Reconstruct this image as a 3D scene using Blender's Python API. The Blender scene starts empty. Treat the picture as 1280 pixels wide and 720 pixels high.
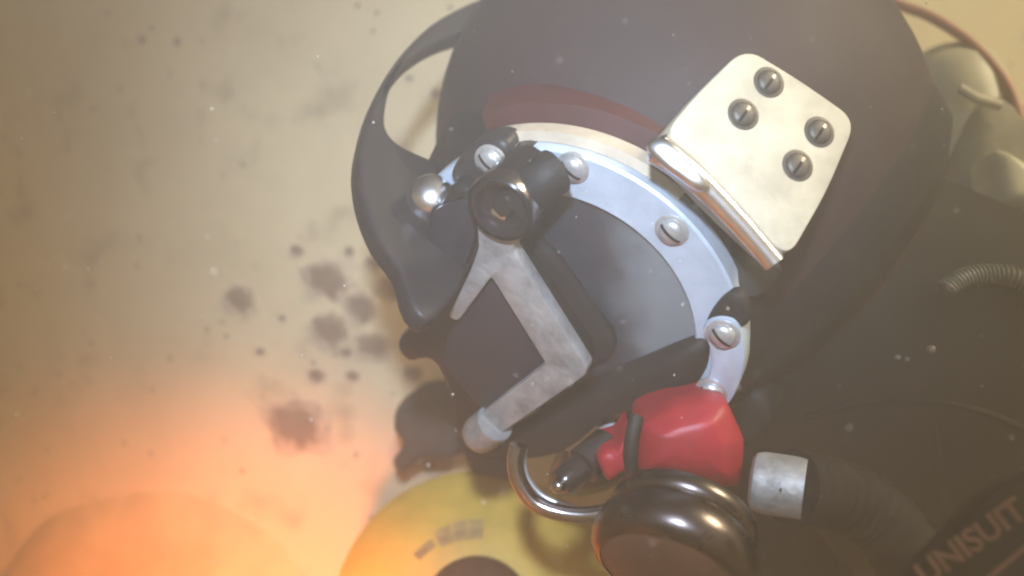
import bpy, bmesh, math, random
from mathutils import Vector, Matrix, noise
random.seed(7)
sc = bpy.context.scene
COL = sc.collection
R = math.radians

# ------------------------------------------------------------------ camera
F = 1256.0                      # focal length in photograph pixels (1280 wide)
cam_d = bpy.data.cameras.new("camera")
cam = bpy.data.objects.new("camera", cam_d)
COL.objects.link(cam)
cam.location = (0, 0, 0)
cam.rotation_euler = (R(90), 0, 0)
cam_d.sensor_width = 36.0
cam_d.lens = 36.0 * F / 1280.0
cam_d.clip_start = 0.01
cam_d.clip_end = 200.0
cam_d.dof.use_dof = True
cam_d.dof.focus_distance = 0.46
cam_d.dof.aperture_fstop = 4.5
sc.camera = cam

# ------------------------------------------------------------------ world, sun, lamps
SUN_DIR = Vector((0.70, -0.27, 0.66)).normalized()
world = bpy.data.worlds.new("World")
sc.world = world
world.use_nodes = True
wn = world.node_tree
for n_ in list(wn.nodes):
    wn.nodes.remove(n_)
sky = wn.nodes.new("ShaderNodeTexSky")
sky.sky_type = 'NISHITA'
sky.sun_disc = False
sky.sun_elevation = math.asin(SUN_DIR.z)
sky.sun_rotation = math.atan2(SUN_DIR.x, SUN_DIR.y)
sky.dust_density = 4.0
bg = wn.nodes.new("ShaderNodeBackground")
bg.inputs[1].default_value = 0.02
wo = wn.nodes.new("ShaderNodeOutputWorld")
wn.links.new(sky.outputs[0], bg.inputs[0])
wn.links.new(bg.outputs[0], wo.inputs[0])

def aim(o, target):
    d = Vector(target) - o.location
    o.rotation_euler = d.to_track_quat('-Z', 'Y').to_euler()

sd = bpy.data.lights.new("sun", 'SUN')
sd.energy = 4.9
sd.angle = R(14)   # sunlight spread by the murk
sd.color = (1.0, 0.87, 0.58)
sun = bpy.data.objects.new("sun", sd)
COL.objects.link(sun)
sun.location = SUN_DIR * 3
aim(sun, (0, 0, 0))

# the diver's bluish white work lamp above the camera (its glints are in the photograph)
ld = bpy.data.lights.new("work_lamp", 'SPOT')
ld.energy = 40.0
ld.color = (0.64, 0.78, 1.0)
ld.spot_size = R(56)
ld.spot_blend = 1.0
ld.shadow_soft_size = 0.018
lamp = bpy.data.objects.new("work_lamp", ld)
COL.objects.link(lamp)
lamp.location = (-0.02, -0.03, 0.13)
aim(lamp, (-0.01, 0.48, 0.035))

# the orange glow low on the left
gd = bpy.data.lights.new("orange_lamp", 'SPOT')
gd.energy = 78.0
gd.color = (1.0, 0.27, 0.075)
gd.spot_size = R(58)
gd.spot_blend = 1.0
gd.shadow_soft_size = 0.03
glow = bpy.data.objects.new("orange_lamp", gd)
COL.objects.link(glow)
glow.location = (-0.12, 0.20, -0.24)
aim(glow, (-0.21, 0.80, -0.36))

sc.view_settings.view_transform = 'Standard'
sc.view_settings.look = 'None'
sc.view_settings.exposure = -0.12
sc.view_settings.gamma = 1.0
sc.view_settings.use_curve_mapping = False
sc.cycles.use_denoising = True
sc.cycles.filter_width = 2.2
sc.cycles.volume_bounces = 3
sc.cycles.max_bounces = 10
sc.cycles.transparent_max_bounces = 16
sc.cycles.sample_clamp_indirect = 4.0
sc.cycles.caustics_reflective = False
sc.cycles.caustics_refractive = False

# ------------------------------------------------------------------ geometry helpers
def ray(px, py):
    return Vector(((px - 640) / F, 1.0, (360 - py) / F))

def P(px, py, d):
    return ray(px, py) * d

def hit(px, py, o, n):
    r = ray(px, py)
    return r * (o.dot(n) / r.dot(n))

# the helmet's own frame: U towards the chin, N out of the face, V to the diver's left
U = Vector((0.788, 0, -0.616)).normalized()
N = Vector((-0.416, -0.737, -0.532)).normalized()
N = (N - U * N.dot(U)).normalized()
V = N.cross(U).normalized()
if V.x < 0:
    V = -V
O = P(700, 390, 0.5)

def L(u, v, n):
    return O + U * u + V * v + N * n

def facept(px, py, n=0.0):
    """pixel onto the plane parallel to the port ring, n metres in front of it"""
    return hit(px, py, O + N * n, N)

MW = {}      # world origin of every object that can be a parent

def tag(o, label, cat, group=None, kind=None):
    if label: o['label'] = label
    if cat: o['category'] = cat
    if group: o['group'] = group
    if kind: o['kind'] = kind
    return o

def thing(name, label, cat, loc, group=None):
    o = bpy.data.objects.new(name, None)
    o.empty_display_size = 0.02
    COL.objects.link(o)
    o.location = loc
    MW[o.name] = Vector(loc)
    return tag(o, label, cat, group)

def link(name, bm, mat, parent=None, smooth=True, sharp=38, origin=None):
    bmesh.ops.recalc_face_normals(bm, faces=bm.faces[:])
    me = bpy.data.meshes.new(name)
    if origin is None:
        origin = Vector((0, 0, 0))
        for v in bm.verts:
            origin += v.co
        origin /= max(1, len(bm.verts))
    for v in bm.verts:
        v.co -= origin
    bm.to_mesh(me)
    bm.free()
    if smooth:
        me.polygons.foreach_set("use_smooth", [True] * len(me.polygons))
        me.set_sharp_from_angle(angle=R(sharp))
    me.materials.append(mat)
    o = bpy.data.objects.new(name, me)
    COL.objects.link(o)
    if parent is not None:
        o.parent = parent
        o.location = origin - MW[parent.name]
    else:
        o.location = origin
    MW[o.name] = Vector(origin)
    return o

def copy_part(src, parent, where):
    c = src.copy()
    COL.objects.link(c)
    c.parent = parent
    c.location = Vector(where) - MW[parent.name]
    MW[c.name] = Vector(where)
    return c

def smooth_loop(pts, k=4, closed=True):
    """Catmull-Rom through 2D or 3D tuples"""
    out = []
    n = len(pts)
    pts = [Vector(p) for p in pts]
    rng = range(n) if closed else range(n - 1)
    for i in rng:
        if closed:
            a, b, c, d = pts[i - 1], pts[i], pts[(i + 1) % n], pts[(i + 2) % n]
        else:
            a, b, c, d = pts[max(i - 1, 0)], pts[i], pts[i + 1], pts[min(i + 2, n - 1)]
        for j in range(k):
            t = j / k
            out.append(0.5 * ((2 * b) + (c - a) * t + (2 * a - 5 * b + 4 * c - d) * t * t + (3 * b - a - 3 * c + d) * t ** 3))
    if not closed:
        out.append(pts[-1])
    return out

def round_corners(pts, r, k=4):
    """2D polygon with its corners rounded by about r"""
    out = []
    n = len(pts)
    for i in range(n):
        a, b, c = Vector(pts[i - 1]), Vector(pts[i]), Vector(pts[(i + 1) % n])
        d1, d2 = (a - b), (c - b)
        q = min(r, d1.length * 0.45, d2.length * 0.45)
        s, e = b + d1.normalized() * q, b + d2.normalized() * q
        for j in range(k + 1):
            t = j / k
            out.append(s * (1 - t) ** 2 + b * 2 * t * (1 - t) + e * t * t)
    return out

def plate(loops, nrm, thick, bevel=0.0, bm=None, segs=2):
    """flat plate from 3D loops (first the outline, then holes), front face on the loops, thickness behind along -nrm"""
    bm = bm or bmesh.new()
    edges = []
    for lp in loops:
        vs = [bm.verts.new(p) for p in lp]
        for i in range(len(vs)):
            edges.append(bm.edges.new((vs[i], vs[(i + 1) % len(vs)])))
    if len(loops) == 1:
        f = bm.faces.new([e.verts[0] for e in edges])
        faces = [f]
    else:
        res = bmesh.ops.triangle_fill(bm, use_beauty=True, use_dissolve=False, edges=edges, normal=nrm)
        faces = [g for g in res['geom'] if isinstance(g, bmesh.types.BMFace)]
    ext = bmesh.ops.extrude_face_region(bm, geom=faces)
    vs = [g for g in ext['geom'] if isinstance(g, bmesh.types.BMVert)]
    bmesh.ops.translate(bm, verts=vs, vec=-Vector(nrm) * thick)
    bmesh.ops.recalc_face_normals(bm, faces=bm.faces[:])
    if bevel > 0:
        rim = [e for e in bm.edges if len(e.link_faces) == 2 and e.calc_face_angle(0) > R(60)]
        bmesh.ops.bevel(bm, geom=rim, offset=bevel, segments=segs, profile=0.5, affect='EDGES', clamp_overlap=True)
    return bm

def pillow(loop, nrm, height, steps=6, power=0.5, base=0.01):
    """convex swelling over an outline"""
    bm = bmesh.new()
    nrm = Vector(nrm)
    c = sum((Vector(p) for p in loop), Vector()) / len(loop)
    rings = [[bm.verts.new(Vector(p) - nrm * base) for p in loop]]
    for s in range(steps):
        t = s / steps
        sc_ = math.cos(t * math.pi / 2) ** power if s else 1.0
        h = height * math.sin(t * math.pi / 2)
        rings.append([bm.verts.new(c + (Vector(p) - c) * sc_ + nrm * h) for p in loop])
    n = len(loop)
    for a, b in zip(rings, rings[1:]):
        for i in range(n):
            bm.faces.new((a[i], a[(i + 1) % n], b[(i + 1) % n], b[i]))
    top = bm.verts.new(c + nrm * height)
    for i in range(n):
        bm.faces.new((rings[-1][i], rings[-1][(i + 1) % n], top))
    bm.faces.new(rings[0][::-1])
    return bm

def frame_of(axis):
    a = Vector(axis).normalized()
    t = Vector((0, 0, 1)) if abs(a.z) < 0.9 else Vector((1, 0, 0))
    x = t.cross(a).normalized()
    return x, a.cross(x), a

def lathe(profile, origin, axis, seg=48, bm=None, closed=False, arc=None, xdir=None):
    bm = bm or bmesh.new()
    x, y, a = frame_of(axis)
    if xdir is not None:
        x = (Vector(xdir) - a * Vector(xdir).dot(a)).normalized()
        y = a.cross(x)
    origin = Vector(origin)
    rows = []
    a0, a1 = arc if arc else (0, 2 * math.pi)
    cnt = seg + 1 if arc else seg
    for r, h in profile:
        if r < 1e-6 and not arc:
            rows.append([bm.verts.new(origin + a * h)])
        else:
            rows.append([bm.verts.new(origin + a * h + (x * math.cos(a0 + (a1 - a0) * i / seg) + y * math.sin(a0 + (a1 - a0) * i / seg)) * r) for i in range(cnt)])
    pairs = list(zip(rows, rows[1:]))
    if closed:
        pairs.append((rows[-1], rows[0]))
    m = cnt - 1 if arc else seg
    for p, q in pairs:
        for i in range(m):
            j = (i + 1) % cnt
            if len(p) == 1 and len(q) == 1:
                continue
            if len(p) == 1:
                bm.faces.new((p[0], q[i], q[j]))
            elif len(q) == 1:
                bm.faces.new((p[i], p[j], q[0]))
            else:
                bm.faces.new((p[i], p[j], q[j], q[i]))
    if arc and closed:
        bm.faces.new([r_[0] for r_ in rows][::-1])
        bm.faces.new([r_[-1] for r_ in rows])
    return bm

def tube(pts, rad, seg=16, bm=None, caps=True):
    bm = bm or bmesh.new()
    pts = [Vector(p) for p in pts]
    rad = rad if isinstance(rad, (list, tuple)) else [rad] * len(pts)
    prev = None
    rows = []
    for i, p in enumerate(pts):
        d = (pts[min(i + 1, len(pts) - 1)] - pts[max(i - 1, 0)]).normalized()
        if prev is None:
            x = frame_of(d)[0]
        else:
            x = (prev - d * prev.dot(d)).normalized()
        prev = x
        y = d.cross(x)
        rows.append([bm.verts.new(p + (x * math.cos(2 * math.pi * k / seg) + y * math.sin(2 * math.pi * k / seg)) * rad[i]) for k in range(seg)])
    for a, b in zip(rows, rows[1:]):
        for k in range(seg):
            bm.faces.new((a[k], a[(k + 1) % seg], b[(k + 1) % seg], b[k]))
    if caps:
        bm.faces.new(rows[0][::-1])
        bm.faces.new(rows[-1])
    return bm

def ball(c, r, seg=20, rings=12, axes=None):
    bm = bmesh.new()
    bmesh.ops.create_uvsphere(bm, u_segments=seg, v_segments=rings, radius=1.0)
    if axes is None:
        axes = (Vector((r, 0, 0)), Vector((0, r, 0)), Vector((0, 0, r)))
    for v in bm.verts:
        v.co = Vector(c) + axes[0] * v.co.x + axes[1] * v.co.y + axes[2] * v.co.z
    return bm

# ------------------------------------------------------------------ materials
def material(name, col, rough=0.5, metal=0.0, vary=0.0, vscale=40.0, col2=None, bump=0.0, bscale=120.0, rvary=0.0, coat=0.0, spec=0.5):
    m = bpy.data.materials.new(name)
    m.use_nodes = True
    nt = m.node_tree
    b = nt.nodes["Principled BSDF"]
    b.inputs["Base Color"].default_value = (*col, 1)
    b.inputs["Roughness"].default_value = rough
    b.inputs["Metallic"].default_value = metal
    b.inputs["Specular IOR Level"].default_value = spec
    if coat:
        b.inputs["Coat Weight"].default_value = coat
        b.inputs["Coat Roughness"].default_value = 0.15
    tc = nt.nodes.new("ShaderNodeTexCoord")
    if vary or col2:
        nz = nt.nodes.new("ShaderNodeTexNoise")
        nz.inputs["Scale"].default_value = vscale
        nz.inputs["Detail"].default_value = 6
        nz.inputs["Roughness"].default_value = 0.65
        nt.links.new(tc.outputs["Object"], nz.inputs["Vector"])
        rp = nt.nodes.new("ShaderNodeValToRGB")
        rp.color_ramp.elements[0].position = 0.36
        rp.color_ramp.elements[1].position = 0.64
        c2 = col2 or tuple(c * (1 - vary) for c in col)
        rp.color_ramp.elements[0].color = (*c2, 1)
        rp.color_ramp.elements[1].color = (*col, 1)
        nt.links.new(nz.outputs["Fac"], rp.inputs["Fac"])
        nt.links.new(rp.outputs["Color"], b.inputs["Base Color"])
        if rvary:
            mr = nt.nodes.new("ShaderNodeMapRange")
            mr.inputs[3].default_value = min(1, rough + rvary)
            mr.inputs[4].default_value = max(0.02, rough - rvary)
            nt.links.new(nz.outputs["Fac"], mr.inputs[0])
            nt.links.new(mr.outputs[0], b.inputs["Roughness"])
    if bump:
        nb = nt.nodes.new("ShaderNodeTexNoise")
        nb.inputs["Scale"].default_value = bscale
        nb.inputs["Detail"].default_value = 4
        nt.links.new(tc.outputs["Object"], nb.inputs["Vector"])
        bp = nt.nodes.new("ShaderNodeBump")
        bp.inputs["Strength"].default_value = bump
        bp.inputs["Distance"].default_value = 0.002
        nt.links.new(nb.outputs["Fac"], bp.inputs["Height"])
        nt.links.new(bp.outputs["Normal"], b.inputs["Normal"])
    return m

M_shell = material("shell_gelcoat", (0.026, 0.009, 0.010), 0.7, vary=0.35, vscale=14, bump=0.08, bscale=60, rvary=0.08)
M_black = material("black_rubber", (0.014, 0.013, 0.014), 0.6, spec=0.25, vary=0.3, vscale=60, bump=0.2, bscale=200)
M_blackgloss = material("black_plastic", (0.013, 0.011, 0.012), 0.22, vary=0.3, vscale=80, bump=0.05, bscale=300)
M_handle = material("black_handle_paint", (0.018, 0.017, 0.019), 0.42, vary=0.4, vscale=50, col2=(0.022, 0.020, 0.020), bump=0.1, bscale=160, spec=0.22)
M_ring = material("satin_steel", (0.50, 0.57, 0.66), 0.42, 0.30, vary=0.22, vscale=45, bump=0.06, bscale=260, rvary=0.1)
M_worn = material("worn_alloy", (0.42, 0.41, 0.40), 0.58, 0.55, vary=0.45, vscale=70, bump=0.3, bscale=240, rvary=0.12)
M_lip = material("grey_enamel", (0.075, 0.086, 0.098), 0.42, 0.2, vary=0.35, vscale=50, bump=0.15, bscale=200)
M_chrome = material("chrome", (0.40, 0.37, 0.37), 0.20, 1.0, vary=0.25, vscale=60, rvary=0.08, bump=0.03, bscale=200)
M_gun = material("dark_chrome", (0.125, 0.105, 0.100), 0.29, 1.0, vary=0.3, vscale=50, rvary=0.08, bump=0.03, bscale=200)
M_bright = material("bright_chrome", (0.85, 0.85, 0.88), 0.24, 1.0, vary=0.2, vscale=60, rvary=0.06, bump=0.04, bscale=220)
M_screw = material("screw_steel", (0.62, 0.62, 0.62), 0.30, 0.7, vary=0.2, vscale=300)
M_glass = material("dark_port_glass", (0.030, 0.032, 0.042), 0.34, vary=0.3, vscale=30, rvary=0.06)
M_lens = material("weld_lens_glass", (0.016, 0.016, 0.024), 0.3, vary=0.15, vscale=40, rvary=0.0)
M_white = material("ivory_paint", (0.48, 0.425, 0.315), 0.6, vary=0.28, vscale=55, bump=0.08, bscale=140)
M_softgrey = material("soft_grey", (0.10, 0.082, 0.07), 0.8, vary=0.35, vscale=60, spec=0.2)  # plain grey for the shadow lump and the wedge below it
M_red = material("red_rubber", (0.30, 0.009, 0.020), 0.5, vary=0.25, vscale=50, bump=0.12, bscale=180, rvary=0.1)
M_maroon = material("maroon_gasket", (0.055, 0.010, 0.011), 0.45, vary=0.3, vscale=50)
M_beige = material("beige_gasket", (0.46, 0.38, 0.28), 0.65, vary=0.25, vscale=60)
M_suit = material("black_suit_rubber", (0.010, 0.0085, 0.008), 0.75, vary=0.4, vscale=30, bump=0.15, bscale=90, spec=0.18)
M_print = material("suit_print", (0.15, 0.075, 0.055), 0.8, vary=0.35, vscale=90)
M_tank = material("tank_paint", (0.56, 0.52, 0.36), 0.5, vary=0.3, vscale=22, bump=0.1)
M_pack = material("pack_fabric", (0.27, 0.25, 0.175), 0.8, vary=0.4, vscale=30, bump=0.4)
M_hose = material("pinkish_hose", (0.42, 0.17, 0.10), 0.5, vary=0.2, vscale=50)
M_rope = material("braided_hose", (0.05, 0.048, 0.04), 0.5, vary=0.4, vscale=60)
M_yellow = material("yellow_float_paint", (0.68, 0.46, 0.08), 0.55, vary=0.25, vscale=26, bump=0.2, bscale=90)
M_orange = material("orange_float_paint", (0.64, 0.50, 0.29), 0.8, vary=0.22, vscale=20, bump=0.2, bscale=80)
M_brown = material("brown_rubber", (0.10, 0.045, 0.025), 0.6, vary=0.3, vscale=60)
M_ink = material("dark_print", (0.22, 0.15, 0.07), 0.7, vscale=130, col2=(0.48, 0.34, 0.11))
def growth_material():
    m = bpy.data.materials.new("brown_growth")
    m.use_nodes = True
    nt = m.node_tree
    b = nt.nodes["Principled BSDF"]
    b.inputs["Roughness"].default_value = 0.9
    tc = nt.nodes.new("ShaderNodeTexCoord")
    mp = nt.nodes.new("ShaderNodeMapping")
    mp.inputs["Location"].default_value = (-1, 0, -1)
    mp.inputs["Scale"].default_value = (2, 0, 2)
    nt.links.new(tc.outputs["Generated"], mp.inputs["Vector"])
    ln = nt.nodes.new("ShaderNodeVectorMath"); ln.operation = 'LENGTH'
    nt.links.new(mp.outputs[0], ln.inputs[0])
    nz = nt.nodes.new("ShaderNodeTexNoise")
    nz.inputs["Scale"].default_value = 70; nz.inputs["Detail"].default_value = 6; nz.inputs["Roughness"].default_value = 0.7
    nt.links.new(tc.outputs["Object"], nz.inputs["Vector"])
    ad = nt.nodes.new("ShaderNodeMath"); ad.operation = 'MULTIPLY_ADD'
    ad.inputs[1].default_value = 1.5
    nt.links.new(nz.outputs["Fac"], ad.inputs[0]); nt.links.new(ln.outputs["Value"], ad.inputs[2])
    rp = nt.nodes.new("ShaderNodeValToRGB")
    rp.color_ramp.elements[0].position = 0.75; rp.color_ramp.elements[0].color = (0.25, 0.19, 0.14, 1)
    rp.color_ramp.elements[1].position = 1.0; rp.color_ramp.elements[1].color = (0.56, 0.47, 0.34, 1)
    sb = nt.nodes.new("ShaderNodeMath"); sb.operation = 'MULTIPLY'; sb.inputs[1].default_value = 0.62
    nt.links.new(ad.outputs[0], sb.inputs[0])
    nt.links.new(sb.outputs[0], rp.inputs["Fac"])
    nt.links.new(rp.outputs["Color"], b.inputs["Base Color"])
    return m
M_growth = growth_material()
M_twist = material("hose_braid", (0.12, 0.115, 0.085), 0.5, vary=0.4, vscale=200)
M_silt = material("silt", (0.40, 0.36, 0.30), 0.8)
M_seabed = material("seabed_silt", (0.28, 0.22, 0.14), 0.95, vary=0.4, vscale=8, bump=0.6, bscale=20)

def wall_material():
    m = material("pale_wall_paint", (0.68, 0.585, 0.385), 0.75, vary=0.16, vscale=5.0, bump=0.25, bscale=60)
    nt = m.node_tree
    b = nt.nodes["Principled BSDF"]
    base = b.inputs["Base Color"].links[0].from_socket
    tc = [n for n in nt.nodes if n.type == 'TEX_COORD'][0]
    # peppered dark specks, unevenly spread
    vo = nt.nodes.new("ShaderNodeTexVoronoi")
    vo.inputs["Scale"].default_value = 62
    vo.inputs["Randomness"].default_value = 1
    nt.links.new(tc.outputs["Object"], vo.inputs["Vector"])
    lt = nt.nodes.new("ShaderNodeMapRange")
    lt.inputs[1].default_value = 0.08; lt.inputs[2].default_value = 0.17
    lt.inputs[3].default_value = 1.0; lt.inputs[4].default_value = 0.0
    nt.links.new(vo.outputs["Distance"], lt.inputs[0])
    gate = nt.nodes.new("ShaderNodeMath"); gate.operation = 'GREATER_THAN'; gate.inputs[1].default_value = 0.60
    sep = nt.nodes.new("ShaderNodeSeparateColor")
    nt.links.new(vo.outputs["Color"], sep.inputs[0])
    nt.links.new(sep.outputs[0], gate.inputs[0])
    mul = nt.nodes.new("ShaderNodeMath"); mul.operation = 'MULTIPLY'
    nt.links.new(lt.outputs[0], mul.inputs[0]); nt.links.new(gate.outputs[0], mul.inputs[1])
    # soft blotchy stains
    nz = nt.nodes.new("ShaderNodeTexNoise")
    nz.inputs["Scale"].default_value = 24; nz.inputs["Detail"].default_value = 5
    nt.links.new(tc.outputs["Object"], nz.inputs["Vector"])
    mr = nt.nodes.new("ShaderNodeMapRange")
    mr.inputs[1].default_value = 0.58; mr.inputs[2].default_value = 0.78
    mr.inputs[3].default_value = 0.0; mr.inputs[4].default_value = 0.55
    nt.links.new(nz.outputs["Fac"], mr.inputs[0])
    mx = nt.nodes.new("ShaderNodeMath"); mx.operation = 'MAXIMUM'
    ms = nt.nodes.new("ShaderNodeMath"); ms.operation = 'MULTIPLY'; ms.inputs[1].default_value = 0.9
    nt.links.new(mul.outputs[0], ms.inputs[0])
    nt.links.new(ms.outputs[0], mx.inputs[0]); nt.links.new(mr.outputs[0], mx.inputs[1])
    mix = nt.nodes.new("ShaderNodeMix"); mix.data_type = 'RGBA'
    nt.links.new(mx.outputs[0], mix.inputs["Factor"])
    nt.links.new(base, mix.inputs[6])
    mix.inputs[7].default_value = (0.17, 0.13, 0.09, 1)
    nt.links.new(mix.outputs[2], b.inputs["Base Color"])
    return m
M_wall = wall_material()

# ------------------------------------------------------------------ setting: wall, seabed
WR, WCX, WCY = 1.15, 0.07, 0.79        # convex wall: radius, axis x, nearest depth

def wall_y(x):
    dx = x - WCX
    return WCY + (WR - math.sqrt(max(1e-6, WR * WR - dx * dx)))

def wall_hit(px, py):
    r = ray(px, py)
    d = 0.8
    for _ in range(40):
        d = d + (wall_y(r.x * d) - d) * 0.6
    return r * d

bm = bmesh.new()
rows = []
for k in range(65):
    a = R(-88 + 176 * k / 64)
    x, y = WCX + WR * math.sin(a), WCY + WR - WR * math.cos(a)
    rows.append([bm.verts.new((x, y, -0.95 + 1.32 * j / 12)) for j in range(13)])
back = [bm.verts.new((r_[0].co.x, WCY + WR + 0.3, r_[0].co.z)) for r_ in (rows[0],)]
for a_, b_ in zip(rows, rows[1:]):
    for j in range(12):
        bm.faces.new((a_[j], a_[j + 1], b_[j + 1], b_[j]))
bmesh.ops.delete(bm, geom=back, context='VERTS')
wall = link("wall", bm, M_wall, origin=Vector((WCX, WCY, -0.95)))
wall['kind'] = 'structure'

bm = bmesh.new()
gn = 24
grid = [[bm.verts.new((-3 + 6 * i / gn, -2 + 6 * j / gn, -0.9 + 0.05 * noise.noise(Vector((i * 0.5, j * 0.5, 0))))) for j in range(gn + 1)] for i in range(gn + 1)]
for i in range(gn):
    for j in range(gn):
        bm.faces.new((grid[i][j], grid[i + 1][j], grid[i + 1][j + 1], grid[i][j + 1]))
seabed = link("seabed", bm, M_seabed)
seabed['kind'] = 'structure'

# growth on the wall: low uneven lumps
growth = [(300, 376, 17), (410, 348, 23), (489, 357, 14), (468, 329, 9), (438, 315, 6), (372, 314, 8), (450, 382, 19),
          (413, 413, 21), (432, 441, 7), (470, 434, 19), (396, 470, 9), (441, 470, 7), (372, 534, 33), (516, 468, 10),
          (546, 116, 6), (512, 98, 4), (534, 560, 30), (178, 50, 5), (222, 52, 5), (352, 398, 4), (325, 440, 5)]
for gx, gy, gr in growth:
    c = wall_hit(gx, gy)
    r = gr / F * c.y * 1.35
    nn = Vector((c.x - WCX, c.y - (WCY + WR), 0)).normalized()
    x, y, a = frame_of(nn)
    bm = bmesh.new()
    bmesh.ops.create_icosphere(bm, subdivisions=3, radius=1.0)
    sd_ = random.random() * 50
    for v in bm.verts:
        q = v.co.copy()
        k = 1 + 0.55 * noise.noise(q * 1.7 + Vector((sd_, 0, 0))) + 0.3 * noise.noise(q * 4 + Vector((0, sd_, 0)))
        v.co = c + (x * q.x + y * q.y * 0.85) * r * k + a * q.z * r * 0.08 * k
    link("growth_patch", bm, M_growth, wall)

# ------------------------------------------------------------------ the helmet
H = thing("diving_helmet", "dark diving helmet with steel port ring, hinged welding shield and ivory side plate", "diving helmet", O)

# shell
SC = P(850, 192, 0.585)
SR = 0.1375
bm = bmesh.new()
bmesh.ops.create_uvsphere(bm, u_segments=64, v_segments=40, radius=1.0)
for v in bm.verts:
    q = v.co
    v.co = SC + (-U) * q.z * SR * 1.05 + V * q.x * SR + N * q.y * SR * 1.0
shell = link("shell", bm, M_shell, H)

RC = L(0.0013, -0.0024, 0)
link("neck_ring", lathe([(0.124, 0.05), (0.117, 0.075), (0.108, 0.098), (0.09, 0.112), (0.0, 0.112)], SC, U, 56), M_black, H)
# neck of the port, gasket rings
link("port_neck", lathe([(0.116, -0.085), (0.106, -0.045), (0.098, -0.028), (0.0918, -0.016), (0.02, -0.014), (0.0, -0.014)], RC, N, 72), M_black, H)
ux = U
link("maroon_gasket", lathe([(0.0935, -0.018), (0.1045, -0.022), (0.109, -0.036), (0.0935, -0.043)], RC, N, 40, closed=True, arc=(R(78), R(150)), xdir=U), M_maroon, H)
link("beige_gasket", lathe([(0.0926, -0.006), (0.0968, -0.008), (0.0968, -0.017), (0.0926, -0.017)], RC, N, 40, closed=True, arc=(R(86), R(146)), xdir=U), M_beige, H)

nf = smooth_loop([(890, 498), (925, 484), (958, 492), (968, 520), (950, 545), (915, 548), (892, 528)], 4)
link("neck_flap", pillow([facept(p.x, p.y, -0.050) for p in nf], N, 0.006, 4, 0.5, 0.03), M_black, H)
# port ring
ring = link("port_ring", lathe([(0.0924, -0.012), (0.0924, -0.0012), (0.0912, 0.0), (0.0700, 0.0), (0.0690, -0.001), (0.0690, -0.012)], RC, N, 96, closed=True), M_ring, H)

def make_screw(name, c, axis, parent, r=0.0062, slot=0.3, mat=None, groove=None, flat=1.0):
    bm = bmesh.new()
    c = Vector(c)
    x, y, a = frame_of(axis)
    lathe([(r * 1.28, -0.0008), (r * 1.28, 0.0004), (r * 1.12, 0.0009), (r * 1.02, 0.0009), (r, 0.0014), (r * 0.93, 0.0026), (r * 0.74, 0.0036), (r * 0.45, 0.0043), (0.0, 0.0046)], c, axis, 24, bm)
    for v in bm.verts:
        h_ = (v.co - c).dot(a)
        v.co += a * h_ * (flat - 1)
    nf = len(bm.faces)
    d = x * math.cos(slot) + y * math.sin(slot)
    w = a.cross(d) * r * 0.12
    def hh(t): return flat * 0.0046 * math.sqrt(max(0.0, 1 - t * t * 0.85)) + 0.0003
    for s0 in range(8):
        t0, t1 = -0.93 + 1.86 * s0 / 8, -0.93 + 1.86 * (s0 + 1) / 8
        q0, q1 = c + d * r * t0 + a * hh(t0), c + d * r * t1 + a * hh(t1)
        bm.faces.new([bm.verts.new(q0 - w), bm.verts.new(q1 - w), bm.verts.new(q1 + w), bm.verts.new(q0 + w)])
    bm.faces.ensure_lookup_table()
    for f in bm.faces[nf:]:
        f.material_index = 1
    o = link(name, bm, mat or M_screw, parent, origin=c)
    o.data.materials.append(groove or M_blackgloss)
    return o

s0 = make_screw("screw", facept(840, 288, 0.0), N, ring, slot=2.2)
for (px, py, up) in ((613, 201, 0.0058), (716, 210, 0.0)):
    copy_part(s0, ring, facept(px, py, up))

# clamp tab riding on the ring at its lower right
tabloop = smooth_loop([(878, 412), (888, 400), (903, 396), (920, 402), (928, 424), (930, 455), (922, 485), (908, 508), (888, 512), (872, 505), (880, 482), (888, 460), (886, 435)], 4)
tab = link("ring_clamp", plate([[facept(p.x, p.y, 0.007) for p in tabloop]], N, 0.012, 0.0015), M_ring, ring)
for (px, py) in ((904, 418), (888, 490)):
    copy_part(s0, tab, facept(px, py, 0.007)) if False else None
for (px, py) in ((904, 418), (889, 490)):
    copy_part(s0, ring, facept(px, py, 0.0072))

notch = smooth_loop([(884, 404), (890, 388), (904, 372), (920, 364), (934, 376), (938, 398), (926, 408), (908, 398)], 4)
link("recess_shade", pillow([facept(p.x, p.y, 0.003) for p in notch], N, 0.003, 5, 0.5, 0.004), M_black, ring)  # black piece standing in for the shaded recess above the clamp tab
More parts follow.
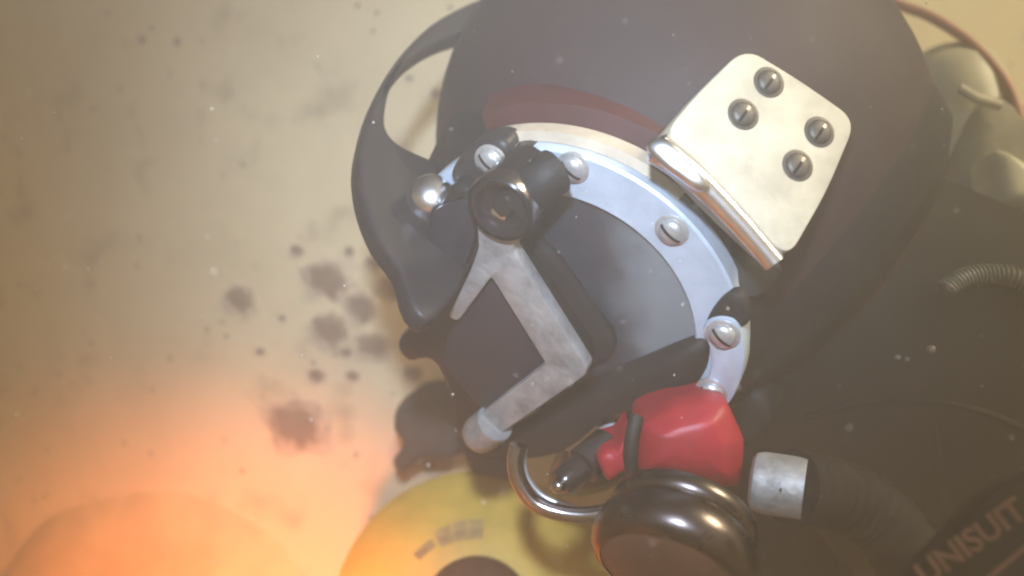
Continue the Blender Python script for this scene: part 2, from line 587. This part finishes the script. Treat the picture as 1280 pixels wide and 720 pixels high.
# port glass, its soft reflection put in as colour
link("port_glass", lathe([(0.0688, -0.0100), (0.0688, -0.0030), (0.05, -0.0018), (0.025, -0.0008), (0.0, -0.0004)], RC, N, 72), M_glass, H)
def painted_sheen(m, o, toward, lo, hi):  # paints a soft reflection into the base colour, lighter towards one side
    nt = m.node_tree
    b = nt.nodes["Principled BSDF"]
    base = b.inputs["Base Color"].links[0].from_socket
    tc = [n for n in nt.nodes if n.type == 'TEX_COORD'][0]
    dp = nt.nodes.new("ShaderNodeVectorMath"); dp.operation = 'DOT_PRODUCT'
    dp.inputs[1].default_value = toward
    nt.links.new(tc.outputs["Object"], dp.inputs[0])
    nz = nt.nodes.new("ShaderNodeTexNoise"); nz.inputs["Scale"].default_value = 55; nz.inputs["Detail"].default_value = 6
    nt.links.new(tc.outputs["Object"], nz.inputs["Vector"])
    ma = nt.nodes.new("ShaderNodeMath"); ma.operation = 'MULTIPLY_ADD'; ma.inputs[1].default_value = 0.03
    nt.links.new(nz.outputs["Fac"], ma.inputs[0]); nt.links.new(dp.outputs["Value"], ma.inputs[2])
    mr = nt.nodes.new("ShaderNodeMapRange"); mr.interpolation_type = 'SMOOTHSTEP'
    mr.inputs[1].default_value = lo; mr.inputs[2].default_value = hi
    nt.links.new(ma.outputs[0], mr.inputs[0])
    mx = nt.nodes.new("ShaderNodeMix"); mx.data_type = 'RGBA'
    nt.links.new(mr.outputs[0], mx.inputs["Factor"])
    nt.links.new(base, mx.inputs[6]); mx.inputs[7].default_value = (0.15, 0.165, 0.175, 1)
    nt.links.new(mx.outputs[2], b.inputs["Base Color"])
sheen_dir = (facept(850, 418) - RC).normalized()
painted_sheen(M_glass, None, sheen_dir, 0.038, 0.068)
strip = round_corners([(664, 296), (692, 322), (764, 420), (768, 440), (756, 452), (738, 458), (650, 330)], 12)
link("frame_shadow_strip", plate([[facept(p.x, p.y, 0.005) for p in strip]], N, 0.008, 0.002), M_black, H)  # dark strip modelled where the lens frame's shadow falls on the glass

# underside of the face: exhaust body
exloop = smooth_loop([(735, 474), (800, 446), (880, 418), (889, 448), (870, 478), (838, 492), (800, 496), (760, 516), (722, 548), (680, 566), (630, 566), (598, 560), (640, 530), (690, 502)], 4)
link("exhaust_body", pillow([facept(p.x, p.y, -0.002) for p in exloop], N, 0.012, 5, 0.45, 0.03), M_black, H)
x2 = smooth_loop([(700, 560), (748, 522), (800, 494), (872, 486), (900, 520), (860, 560), (800, 590), (740, 612), (690, 610)], 4)
link("exhaust_valve", pillow([facept(p.x, p.y, -0.012) for p in x2], N, 0.014, 5, 0.5, 0.03), M_blackgloss, H)
make_screw("screw", facept(823, 497, 0.004), N, H, slot=1.0)

# welding shield: holder, lens, frame, hinge knob
hold = smooth_loop([(560, 236), (590, 250), (606, 280), (640, 312), (700, 402), (732, 462), (668, 512), (604, 556), (576, 548), (560, 492), (546, 460), (532, 450), (511, 453), (497, 438), (499, 421), (519, 402), (512, 372), (518, 330)], 3)
holder = link("lens_holder", plate([[facept(p.x, p.y, 0.018) for p in hold]], N, 0.016, 0.003), M_blackgloss, H)
frm = round_corners([(596, 280), (654, 286), (640, 312), (734, 460), (732, 469), (600, 560), (582, 545), (604, 516), (682, 455), (614, 346), (572, 402), (560, 396), (588, 338), (598, 310)], 5, 3)
wf = link("lens_frame", plate([[facept(p.x, p.y, 0.028) for p in frm]], N, 0.008, 0.0012), M_worn, H)
lens = round_corners([(614, 347), (681, 454), (603, 514), (552, 452), (560, 420), (572, 402)], 3, 3)
link("weld_lens", plate([[facept(p.x, p.y, 0.0235) for p in lens]], N, 0.005, 0.0008), M_lens, H)
win = round_corners([(540, 262), (580, 250), (597, 290), (578, 340), (524, 396), (516, 345)], 14, 4)
link("side_window", plate([[facept(p.x, p.y, 0.0225) for p in win]], N, 0.004, 0.0012), M_lens, H)

KC = facept(625, 262, 0.032)
knob = link("hinge_knob", lathe([(0.0155, -0.052), (0.0155, -0.004), (0.0152, -0.001), (0.0140, 0.0), (0.0122, -0.0005), (0.0108, -0.004), (0.0070, -0.0055), (0.0, -0.0055)], KC, N, 40), M_blackgloss, H)
link("knob_rim", lathe([(0.0163, -0.008), (0.0165, -0.002), (0.0158, 0.0), (0.0154, -0.001), (0.0154, -0.008)], KC, N, 40, closed=True), M_chrome, knob)
link("knob_glint", plate([[facept(a_, b_, 0.0285) for a_, b_ in ((611, 268), (616, 258), (634, 269), (630, 277))]], N, 0.003, 0.0004), M_bright, knob)  # bright sliver modelled as a glint in the knob's recess
link("knob_screw", lathe([(0.006, -0.0058), (0.006, -0.003), (0.005, -0.0022), (0.0, -0.0020)], KC, N, 6), M_blackgloss, knob)
hb = tube(smooth_loop([facept(650, 250, 0.020), facept(676, 226, 0.018), facept(694, 214, 0.012)], 5, False), 0.0105, 20)
link("hinge_barrel", hb, M_black, H)
pin = tube(smooth_loop([facept(686, 240, 0.018), facept(695, 226, 0.018), facept(692, 210, 0.018)], 4, False), [0.002 + 0.0022 * math.sin(math.pi * i / 8) for i in range(9)], 10)
link("hinge_clip", pin, M_screw, H)

# latch boss at the far end of the lens frame
AX = (facept(600, 545, 0.03) - facept(650, 505, 0.03)).normalized()
lc = facept(604, 540, 0.026)
link("latch_pin", lathe([(0.0, -0.012), (0.0105, -0.012), (0.0105, 0.002), (0.0095, 0.006), (0.006, 0.0088), (0.0, 0.010)], lc, AX, 28), M_worn, H)
wl = smooth_loop([(500, 505), (520, 488), (552, 486), (575, 505), (590, 535), (588, 560), (560, 572), (530, 572), (506, 590), (494, 575), (508, 550), (496, 530)], 4)
link("shadow_lump", pillow([hit(p.x, p.y, P(545, 540, 0.74), Vector((-0.3, -0.9, -0.2)).normalized()) for p in wl], Vector((-0.3, -0.9, -0.2)).normalized(), 0.016, 5, 0.5, 0.02), M_softgrey, H)  # grey lump standing in for a soft shadow beside the helmet
w2 = smooth_loop([(580, 560), (612, 560), (640, 575), (650, 600), (640, 632), (618, 620), (596, 596)], 4)
link("grey_wedge", pillow([hit(p.x, p.y, P(615, 590, 0.70), Vector((-0.2, -0.95, -0.2)).normalized()) for p in w2], Vector((-0.2, -0.95, -0.2)).normalized(), 0.01, 4, 0.5, 0.015), M_softgrey, H)  # plain grey wedge below the latch boss

# handle over the crown
hv = V
ho = O + V * 0.004
outer = [(668, -34), (630, -12), (588, 2), (538, 30), (496, 74), (466, 126), (451, 178), (448, 215), (456, 258), (474, 300), (500, 336), (516, 384), (545, 396), (590, 330), (600, 260), (582, 226), (562, 208),
         (528, 193), (500, 179), (486, 164), (482, 145), (490, 106), (513, 76), (548, 53), (592, 39), (640, 30), (690, 20), (700, -20)]
hl = smooth_loop(outer, 3)
handle = link("handle", plate([[hit(p.x, p.y, ho, hv) for p in hl]], hv, 0.013, 0.003, segs=3), M_handle, H)
hc = hit(540, 247, ho + hv * 0.011, hv)
hn = (hv * 0.8 + N * 0.5).normalized()
link("handle_bolt", lathe([(0.0120, -0.014), (0.0120, 0.0005), (0.0116, 0.001), (0.0110, 0.003), (0.0094, 0.0066), (0.0054, 0.0092), (0.0, 0.0100)], hc, hn, 32), M_bright, handle)
lugl = smooth_loop([(566, 212), (590, 180), (625, 172), (640, 188), (628, 214), (600, 232), (590, 262), (578, 250), (572, 230)], 4)
link("handle_lug", pillow([facept(p.x, p.y, 0.002) for p in lugl], N, 0.004, 4, 0.5, 0.012), M_handle, handle)

# ivory plate with four sunk screws, chrome hinge bar and clamp block
pn = Vector((0.22, -0.94, 0.20)).normalized()
pc = P(950, 200, 0.428)
pl = round_corners([(829, 168), (872, 116), (932, 58), (1004, 102), (1072, 150), (1034, 240), (986, 324), (908, 250)], 26, 6)
ivory = link("side_plate", plate([[hit(p.x, p.y, pc, pn) for p in pl]], pn, 0.022, 0.0013, segs=2), M_white, H)
M_dkscrew = material("dull_screw", (0.11, 0.095, 0.08), 0.5, 0.5, vary=0.4, vscale=200)
first = None
for (px, py) in ((961, 103), (929, 143), (1024, 165), (997, 207)):
    c = hit(px, py, pc, pn)
    if first is None:
        first = make_screw("screw", c, pn, ivory, r=0.0056, slot=0.9, mat=M_dkscrew, flat=0.55)
    else:
        copy_part(first, ivory, c)

bar2 = smooth_loop([(818, 182), (846, 203), (884, 236), (926, 280), (954, 312), (970, 331)], 5, False)
bp = [hit(p.x, p.y, pc + pn * 0.004, pn) for p in bar2]
rads = []
for i in range(len(bp)):
    t = i / (len(bp) - 1)
    rads.append(0.0072 - 0.0058 * t + 0.0034 * t * t - (0.002 if i in (0, len(bp) - 1) else 0.0))
link("hinge_bar", tube(bp, rads, 20), M_bright, ivory)
cl_ = smooth_loop([(808, 184), (820, 172), (838, 176), (860, 196), (884, 222), (886, 236), (872, 238), (850, 224), (826, 206)], 4)
cn = Vector((-0.16, -0.985, 0.01)).normalized()
co_ = hit(846, 204, pc + pn * 0.010, pn)
link("hinge_glint", pillow([hit(p.x, p.y, co_, cn) for p in cl_], cn, 0.0030, 6, 0.5, 0.008), M_bright, ivory)  # added bright cap, turned to return the work lamp's glint
blk = smooth_loop([(790, 216), (806, 186), (834, 190), (880, 228), (936, 284), (976, 328), (978, 342), (962, 362), (940, 372), (916, 352), (872, 300), (828, 262)], 4)
link("clamp_block", plate([[hit(p.x, p.y, P(880, 270, 0.459), pn) for p in blk]], pn, 0.03, 0.003), M_black, H)

# red cover under the port
rn = (N * 0.75 + Vector((0.25, -0.75, 0.1))).normalized()
ro = P(850, 555, 0.465)
rl = round_corners([(796, 528), (838, 508), (884, 498), (908, 500), (930, 548), (926, 604), (884, 607), (838, 594), (794, 584)], 9, 3)
rbm = bmesh.new()
r3 = [hit(p.x, p.y, ro, rn) for p in rl]
top = [hit(x_, y_, ro + rn * 0.018, rn) for x_, y_ in ((862, 552),)][0]
rows = []
for k_, h_ in ((1.0, -0.03), (1.0, 0.0), (0.985, 0.0030), (0.95, 0.0058), (0.86, 0.0085), (0.70, 0.0125), (0.60, 0.0145), (0.52, 0.0155), (0.30, 0.0165)):
    rows.append([rbm.verts.new(Vector((top + (p - top) * k_) - rn * (top + (p - top) * k_ - ro).dot(rn) + rn * h_)) for p in r3])
for a_, b_ in zip(rows, rows[1:]):
    for i_ in range(len(r3)):
        rbm.faces.new((a_[i_], a_[(i_ + 1) % len(r3)], b_[(i_ + 1) % len(r3)], b_[i_]))
rbm.faces.new(rows[-1]); rbm.faces.new(rows[0][::-1])
red = link("red_cover", rbm, M_red, H, sharp=30)
rl2 = smooth_loop([(744, 568), (752, 556), (770, 550), (784, 532), (788, 556), (784, 580), (772, 588), (758, 596)], 4)
link("cover_tip", pillow([hit(p.x, p.y, ro, rn) for p in rl2], rn, 0.010, 6, 0.42, 0.02), M_red, red)
strap = smooth_loop([hit(796, 520, ro + rn * 0.006, rn), hit(790, 545, ro + rn * 0.010, rn), hit(788, 570, ro + rn * 0.010, rn), hit(790, 600, ro + rn * 0.004, rn)], 4, False)
link("cover_strap", tube(strap, 0.0034, 12), M_black, red)

# regulator: chrome drum with a rolled rim and dark purge face
ra = Vector((-0.36, -0.62, -0.70)).normalized()
rc = P(840, 698, 0.435)
reg = link("regulator", lathe([(0.00000, -0.02856), (0.02520, -0.02772), (0.03150, -0.02436), (0.03318, -0.02016), (0.03234, -0.01680), (0.03125, -0.01554), (0.03234, -0.01428), (0.03570, -0.01008), (0.03696, -0.00336), (0.03612, 0.00252), (0.03318, 0.00672), (0.03024, 0.00798)], rc, ra, 72), M_gun, H)
link("purge_button", lathe([(0.03041, 0.00336), (0.03024, 0.00714), (0.02688, 0.00882), (0.01680, 0.01075), (0.00000, 0.01134)], rc, ra, 56), M_brown, reg)

# wire guard and adjusting spindle
wg = [(648, 556), (644, 578), (650, 604), (668, 628), (696, 640), (728, 644), (760, 640)]
wo_, wnn = P(700, 600, 0.49), Vector((-0.2, -0.95, -0.1)).normalized()
link("wire_guard", tube(smooth_loop([hit(a, b, wo_, wnn) for a, b in wg], 6, False), 0.0042, 14), M_chrome, H)
wg2 = [(656, 562), (655, 582), (662, 602), (680, 621), (708, 632), (744, 640)]
link("wire_guard", tube(smooth_loop([hit(a, b, wo_ + Vector((0, 0.012, 0)), wnn) for a, b in wg2], 6, False), 0.0016, 10), M_screw, H)
sa, sb = P(760, 556, 0.478), P(700, 606, 0.462)
ax = (sb - sa).normalized()
Ls = (sb - sa).length
sp = link("spindle", lathe([(0.0, 0.0), (0.009, 0.0), (0.009, Ls * 0.55), (0.0068, Ls * 0.57), (0.0068, Ls * 0.93), (0.0055, Ls), (0.0, Ls * 1.01)], sa, ax, 24), M_blackgloss, H)
link("spindle_tip", ball(sb + ax * 0.001, 0.0036, 14, 10), M_chrome, sp)

# ------------------------------------------------------------------ breathing hose with a chrome fitting
fa, fb = P(936, 600, 0.455), P(1006, 612, 0.447)
BH = thing("breathing_hose", "thick black breathing hose with a short chrome fitting right of the regulator", "hose", fb)
hax = (fb - fa).normalized()
Lf = (fb - fa).length
fit = link("hose_fitting", lathe([(0.0, 0.001), (0.0102, 0.001), (0.0128, 0.0025), (0.0138, 0.006), (0.0140, Lf * 0.85), (0.0142, Lf)], fa, hax, 48), M_worn, BH)
link("set_screw", lathe([(0.0, 0.0), (0.0016, 0.0), (0.0014, 0.0006), (0.0, 0.0007)], P(978, 613, 0.4375), Vector((0, -1, 0)), 14), M_blackgloss, fit)
hp = smooth_loop([fb - hax * 0.006, P(1040, 618, 0.462), P(1090, 640, 0.468), P(1130, 690, 0.465), P(1160, 760, 0.46)], 14, False)
hr = [0.0165 + 0.0004 * (1 if (i % 4) < 2 else -1) for i in range(len(hp))]
link("hose_tube", tube(hp, hr, 28), M_suit, BH)

# ------------------------------------------------------------------ the diver
PB = SC + U * 0.30
person = thing("person", "diver in a black rubber drysuit wearing a dark helmet, close to the pale wall", "person", PB)
def skin_body(name, verts, edges, radii, mat, parent, root=0, levels=2):
    me = bpy.data.meshes.new(name)
    me.from_pydata([tuple(Vector(v) - PB) for v in verts], edges, [])
    o = bpy.data.objects.new(name, me)
    COL.objects.link(o)
    sk = o.modifiers.new("skin", 'SKIN')
    for i, r in enumerate(radii):
        me.skin_vertices[0].data[i].radius = (r, r) if not isinstance(r, tuple) else r
        me.skin_vertices[0].data[i].use_root = (i == root)
    sk.use_smooth_shade = True
    ss = o.modifiers.new("sub", 'SUBSURF')
    ss.levels = levels; ss.render_levels = levels
    dg = bpy.context.evaluated_depsgraph_get()
    dg.update()
    nm = bpy.data.meshes.new_from_object(o.evaluated_get(dg))
    o.modifiers.clear()
    o.data = nm
    nm.polygons.foreach_set("use_smooth", [True] * len(nm.polygons))
    nm.materials.clear(); nm.materials.append(mat)
    o.parent = parent
    o.location = (0, 0, 0)
    MW[o.name] = Vector(PB)
    return o
def BL(u, v, n):
    return SC + U * u + V * v + N * n
bv = [BL(0.62, 0.00, -0.02), BL(0.45, 0.0, -0.02), BL(0.28, 0.0, -0.01), BL(0.17, 0.0, 0.0), BL(0.06, 0, 0.0), BL(-0.04, 0, 0.01),
      BL(0.29, 0.07, 0.0), BL(0.36, 0.11, 0.03), BL(0.50, 0.13, 0.05), BL(0.66, 0.12, 0.16),
      BL(0.24, -0.13, -0.02), BL(0.30, -0.19, 0.0), BL(0.50, -0.20, 0.03), BL(0.66, -0.16, 0.16)]
be = [(0, 1), (1, 2), (2, 3), (3, 4), (4, 5), (2, 6), (6, 7), (7, 8), (8, 9), (2, 10), (10, 11), (11, 12), (12, 13)]
br = [0.13, 0.14, 0.12, 0.09, 0.075, 0.07, 0.085, 0.082, 0.062, 0.05, 0.10, 0.082, 0.062, 0.05]
body = skin_body("body", bv, be, br, M_suit, person)

# printed lettering on the suit's chest
def text_part(body_txt, name, p0, p1, n, size, mat, parent, bold=0.0):
    cu = bpy.data.curves.new(name, 'FONT')
    cu.body = body_txt
    cu.size = 1.0
    cu.offset = bold
    cu.extrude = 0.02
    cu.resolution_u = 3
    o = bpy.data.objects.new(name + "_tmp", cu)
    COL.objects.link(o)
    dg = bpy.context.evaluated_depsgraph_get(); dg.update()
    me = bpy.data.meshes.new_from_object(o.evaluated_get(dg))
    bpy.data.objects.remove(o)
    xd = (Vector(p1) - Vector(p0)).normalized()
    nn = Vector(n).normalized()
    nn = (nn - xd * nn.dot(xd)).normalized()
    yd = nn.cross(xd)
    for v in me.vertices:
        q = v.co.copy()
        v.co = Vector(p0) + xd * q.x * size + yd * q.y * size + nn * q.z * size - MW[parent.name]
    me.materials.append(mat)
    r = bpy.data.objects.new(name, me)
    COL.objects.link(r)
    r.parent = parent
    return r
tn = Vector((-0.15, -0.95, 0.1)).normalized()
to = P(1220, 690, 0.355)
bl = round_corners([(1110, 760), (1245, 610), (1400, 560), (1420, 700), (1300, 800)], 30, 5)
badge = link("chest_panel", plate([[hit(p.x, p.y, to, tn) for p in bl]], tn, 0.02, 0.003), M_suit, person)
tp0 = hit(1158, 733, to + tn * 0.0006, tn)
tp1 = hit(1280, 648, to + tn * 0.0006, tn)
text_part("UNISUIT", "lettering", tp0, tp1, tn, 0.0116, M_print, badge, 0.03)
st0, st1 = hit(1228, 728, to + tn * 0.001, tn), hit(1300, 668, to + tn * 0.001, tn)
link("piping", tube([st0, (st0 + st1) / 2, st1], 0.0010, 8), M_print, badge)

# small fittings, straps and seams lying on the suit
from mathutils.bvhtree import BVHTree
bt = BVHTree.FromPolygons([v.co.copy() + PB for v in body.data.vertices], [tuple(p.vertices) for p in body.data.polygons])
def on_body(px, py, lift=0.0):
    r = ray(px, py).normalized()
    loc, nrm, _, d = bt.ray_cast(Vector((0, 0, 0)), r)
    if loc is None:
        loc, nrm, _, _ = bt.find_nearest(r * 0.55)
    if nrm.dot(r) > 0:
        nrm = -nrm
    return loc + nrm * lift, nrm
for px, py, rr in ((1164, 437, 0.0022), (1122, 447, 0.0015), (1133, 449, 0.0013)):
    c, nn = on_body(px, py, 0.0)
    link("suit_stud", lathe([(rr, -0.002), (rr, 0.0006), (rr * 0.6, 0.0014), (0.0, 0.0016)], c, nn, 18), M_dkscrew, person)
seam = smooth_loop([on_body(a_, b_, 0.0004)[0] for a_, b_ in ((1168, 535), (1174, 570), (1180, 610), (1184, 660), (1182, 720))], 5, False)
link("suit_seam", tube(seam, 0.0016, 10), M_suit, person)
seam = smooth_loop([on_body(a_, b_, 0.0004)[0] for a_, b_ in ((1010, 520), (1070, 505), (1140, 500), (1220, 512), (1290, 540))], 5, False)
link("suit_seam", tube(seam, 0.0018, 10), M_suit, person)

# ------------------------------------------------------------------ things behind the shoulder
ca, cb = P(1172, 62, 0.70), P(1300, 420, 0.66)
T = thing("air_cylinder", "pale olive air cylinder standing behind the helmet, blurred by the murk", "air cylinder", cb)
cax = (ca - cb).normalized(); cl = (ca - cb).length
link("cylinder_body", lathe([(0.0, -0.1), (0.036, -0.1), (0.036, cl - 0.035), (0.033, cl - 0.018), (0.024, cl - 0.006), (0.012, cl), (0.0, cl)], cb, cax, 40), M_tank, T)
link("cylinder_strap", lathe([(0.0375, cl * 0.30), (0.0385, cl * 0.31), (0.0385, cl * 0.40), (0.0375, cl * 0.41), (0.036, cl * 0.355)], cb, cax, 40, closed=True), M_pack, T)

PK = thing("backpack", "grey harness backpack with a painted edge highlight at the right edge of the view", "backpack", P(1260, 260, 0.64))
bpn = Vector((0.1, -0.95, 0.25)).normalized()
pkl = smooth_loop([(1196, 128), (1230, 122), (1290, 150), (1400, 200), (1420, 420), (1300, 460), (1210, 430), (1180, 300), (1185, 180)], 4)
link("pack_shell", pillow([hit(p.x, p.y, P(1260, 260, 0.66), bpn) for p in pkl], bpn, 0.03, 6, 0.4, 0.04), M_pack, PK)
link("edge_highlight", tube([hit(1198, 110, P(1220, 120, 0.62), bpn), hit(1222, 124, P(1220, 120, 0.62), bpn), hit(1250, 132, P(1220, 120, 0.62), bpn)], 0.0032, 12), M_white, PK)  # pale tube standing in for a highlight along the pack's top edge
pk2 = smooth_loop([(1238, 192), (1270, 205), (1330, 230), (1340, 300), (1270, 262), (1244, 250)], 4)
link("pack_pocket", pillow([hit(p.x, p.y, P(1260, 230, 0.60), bpn) for p in pk2], bpn, 0.012, 5, 0.5, 0.02), M_tank, PK)

UH = tag(link("umbilical_hose", tube(smooth_loop([P(1060, -30, 0.70), P(1120, 4, 0.69), P(1165, 22, 0.68), P(1215, 55, 0.67), P(1255, 100, 0.66), P(1276, 150, 0.65), P(1300, 230, 0.64)], 6, False), 0.0036, 14), M_hose), "thin salmon pink hose arching round the top right corner", "hose")
# braided hose lying over the shoulder
bpth = smooth_loop([on_body(a_, b_, 0.0042)[0] for a_, b_ in ((1176, 366), (1196, 352), (1225, 345), (1258, 348), (1300, 366), (1340, 385))], 6, False)
BR = tag(link("braided_hose", tube(bpth, 0.0045, 14), M_rope), "thin braided hose with pale twists crossing the right shoulder", "hose")
for i in range(2, len(bpth) - 2):
    d = (bpth[i + 1] - bpth[i]).normalized()
    x, y, a = frame_of(d)
    cpts = [bpth[i] + (x * math.cos(t) + y * math.sin(t)) * 0.0046 + a * 0.0026 * (t / math.pi - 1) for t in [math.pi * 2 * k / 10 for k in range(11)]]
    link("twist", tube(cpts, 0.0008, 6), M_twist, BR)

# ------------------------------------------------------------------ floats along the bottom
yc = P(596, 767, 0.64)
yn = Vector((0.02, -0.93, 0.36)).normalized()
FL = thing("yellow_float", "yellow round float with a brown domed cap and smudged dark print, at the bottom edge", "float", yc)
link("float_body", lathe([(0.0, -0.05), (0.075, -0.05), (0.092, -0.040), (0.096, -0.024), (0.086, -0.011), (0.068, -0.003), (0.052, 0.002), (0.034, 0.004), (0.0, 0.004)], yc, yn, 56), M_yellow, FL)
link("centre_cap", lathe([(0.0355, 0.002), (0.0352, 0.006), (0.030, 0.011), (0.016, 0.0145), (0.0, 0.0155)], yc, yn, 44), M_brown, FL)
x, y, a = frame_of(yn)
for k, (a0, a1, w) in enumerate(((86, 97, 0.013), (97.6, 108, 0.0125), (108.8, 120, 0.0118), (123, 139, 0.006))):
    link("print_patch", lathe([(0.0525 - w / 2, 0.0034), (0.0525 + w / 2, 0.0014), (0.0525 + w / 2, -0.002), (0.0525 - w / 2, 0.001)], yc, yn, 12, closed=True, arc=(R(a0), R(a1)), xdir=Vector((1, 0, 0))), M_ink, FL)

oc = wall_hit(172, 812) + Vector((0.0, 0.026, 0.0))
on = Vector((oc.x - WCX, oc.y - (WCY + WR), 0)).normalized()
ox = Vector((0, 0, 1)).cross(on)
bm = bmesh.new()
bmesh.ops.create_uvsphere(bm, u_segments=48, v_segments=32, radius=1.0)
for v in bm.verts:
    q = v.co.copy()
    k_ = 1 + 0.05 * noise.noise(q * 2)
    v.co = oc + (-ox * q.x * 0.18 + on * q.y * 0.042 + Vector((0, 0, q.z * 0.165 - 0.028 * q.x * (1 if ox.x > 0 else -1)))) * k_
OF = tag(link("orange_float", bm, M_orange), "large smooth orange float filling the lower left corner", "float")

# ------------------------------------------------------------------ drifting silt and small bubbles
bm = bmesh.new()
for k in range(420):
    d = random.uniform(0.30, 0.74)
    c = P(random.uniform(-60, 1340), random.uniform(-60, 780), d)
    r = random.choice((0.00022, 0.0003, 0.0003, 0.0005))
    m4 = Matrix.Translation(c)
    bmesh.ops.create_icosphere(bm, subdivisions=1, radius=r, matrix=m4)
silt = link("silt_specks", bm, M_silt, origin=Vector((0, 0.5, 0)))
silt['kind'] = 'stuff'

# ------------------------------------------------------------------ the murky water
bm = bmesh.new()
bmesh.ops.create_cube(bm, size=1.0)
for v in bm.verts:
    v.co = Vector((v.co.x * 7.6, v.co.y * 7.2 + 1.0, -0.74 + v.co.z * 2.32))
mh = bpy.data.materials.new("murky_water")
mh.use_nodes = True
nt = mh.node_tree
for n_ in list(nt.nodes):
    nt.nodes.remove(n_)
pv = nt.nodes.new("ShaderNodeVolumePrincipled")
pv.inputs["Color"].default_value = (0.93, 0.88, 0.80, 1)
pv.inputs["Density"].default_value = 0.44
pv.inputs["Anisotropy"].default_value = 0.38
om = nt.nodes.new("ShaderNodeOutputMaterial")
nt.links.new(pv.outputs[0], om.inputs["Volume"])
hz = link("haze", bm, mh, smooth=False, origin=Vector((0, 1, -0.74)))
hz['kind'] = 'stuff'
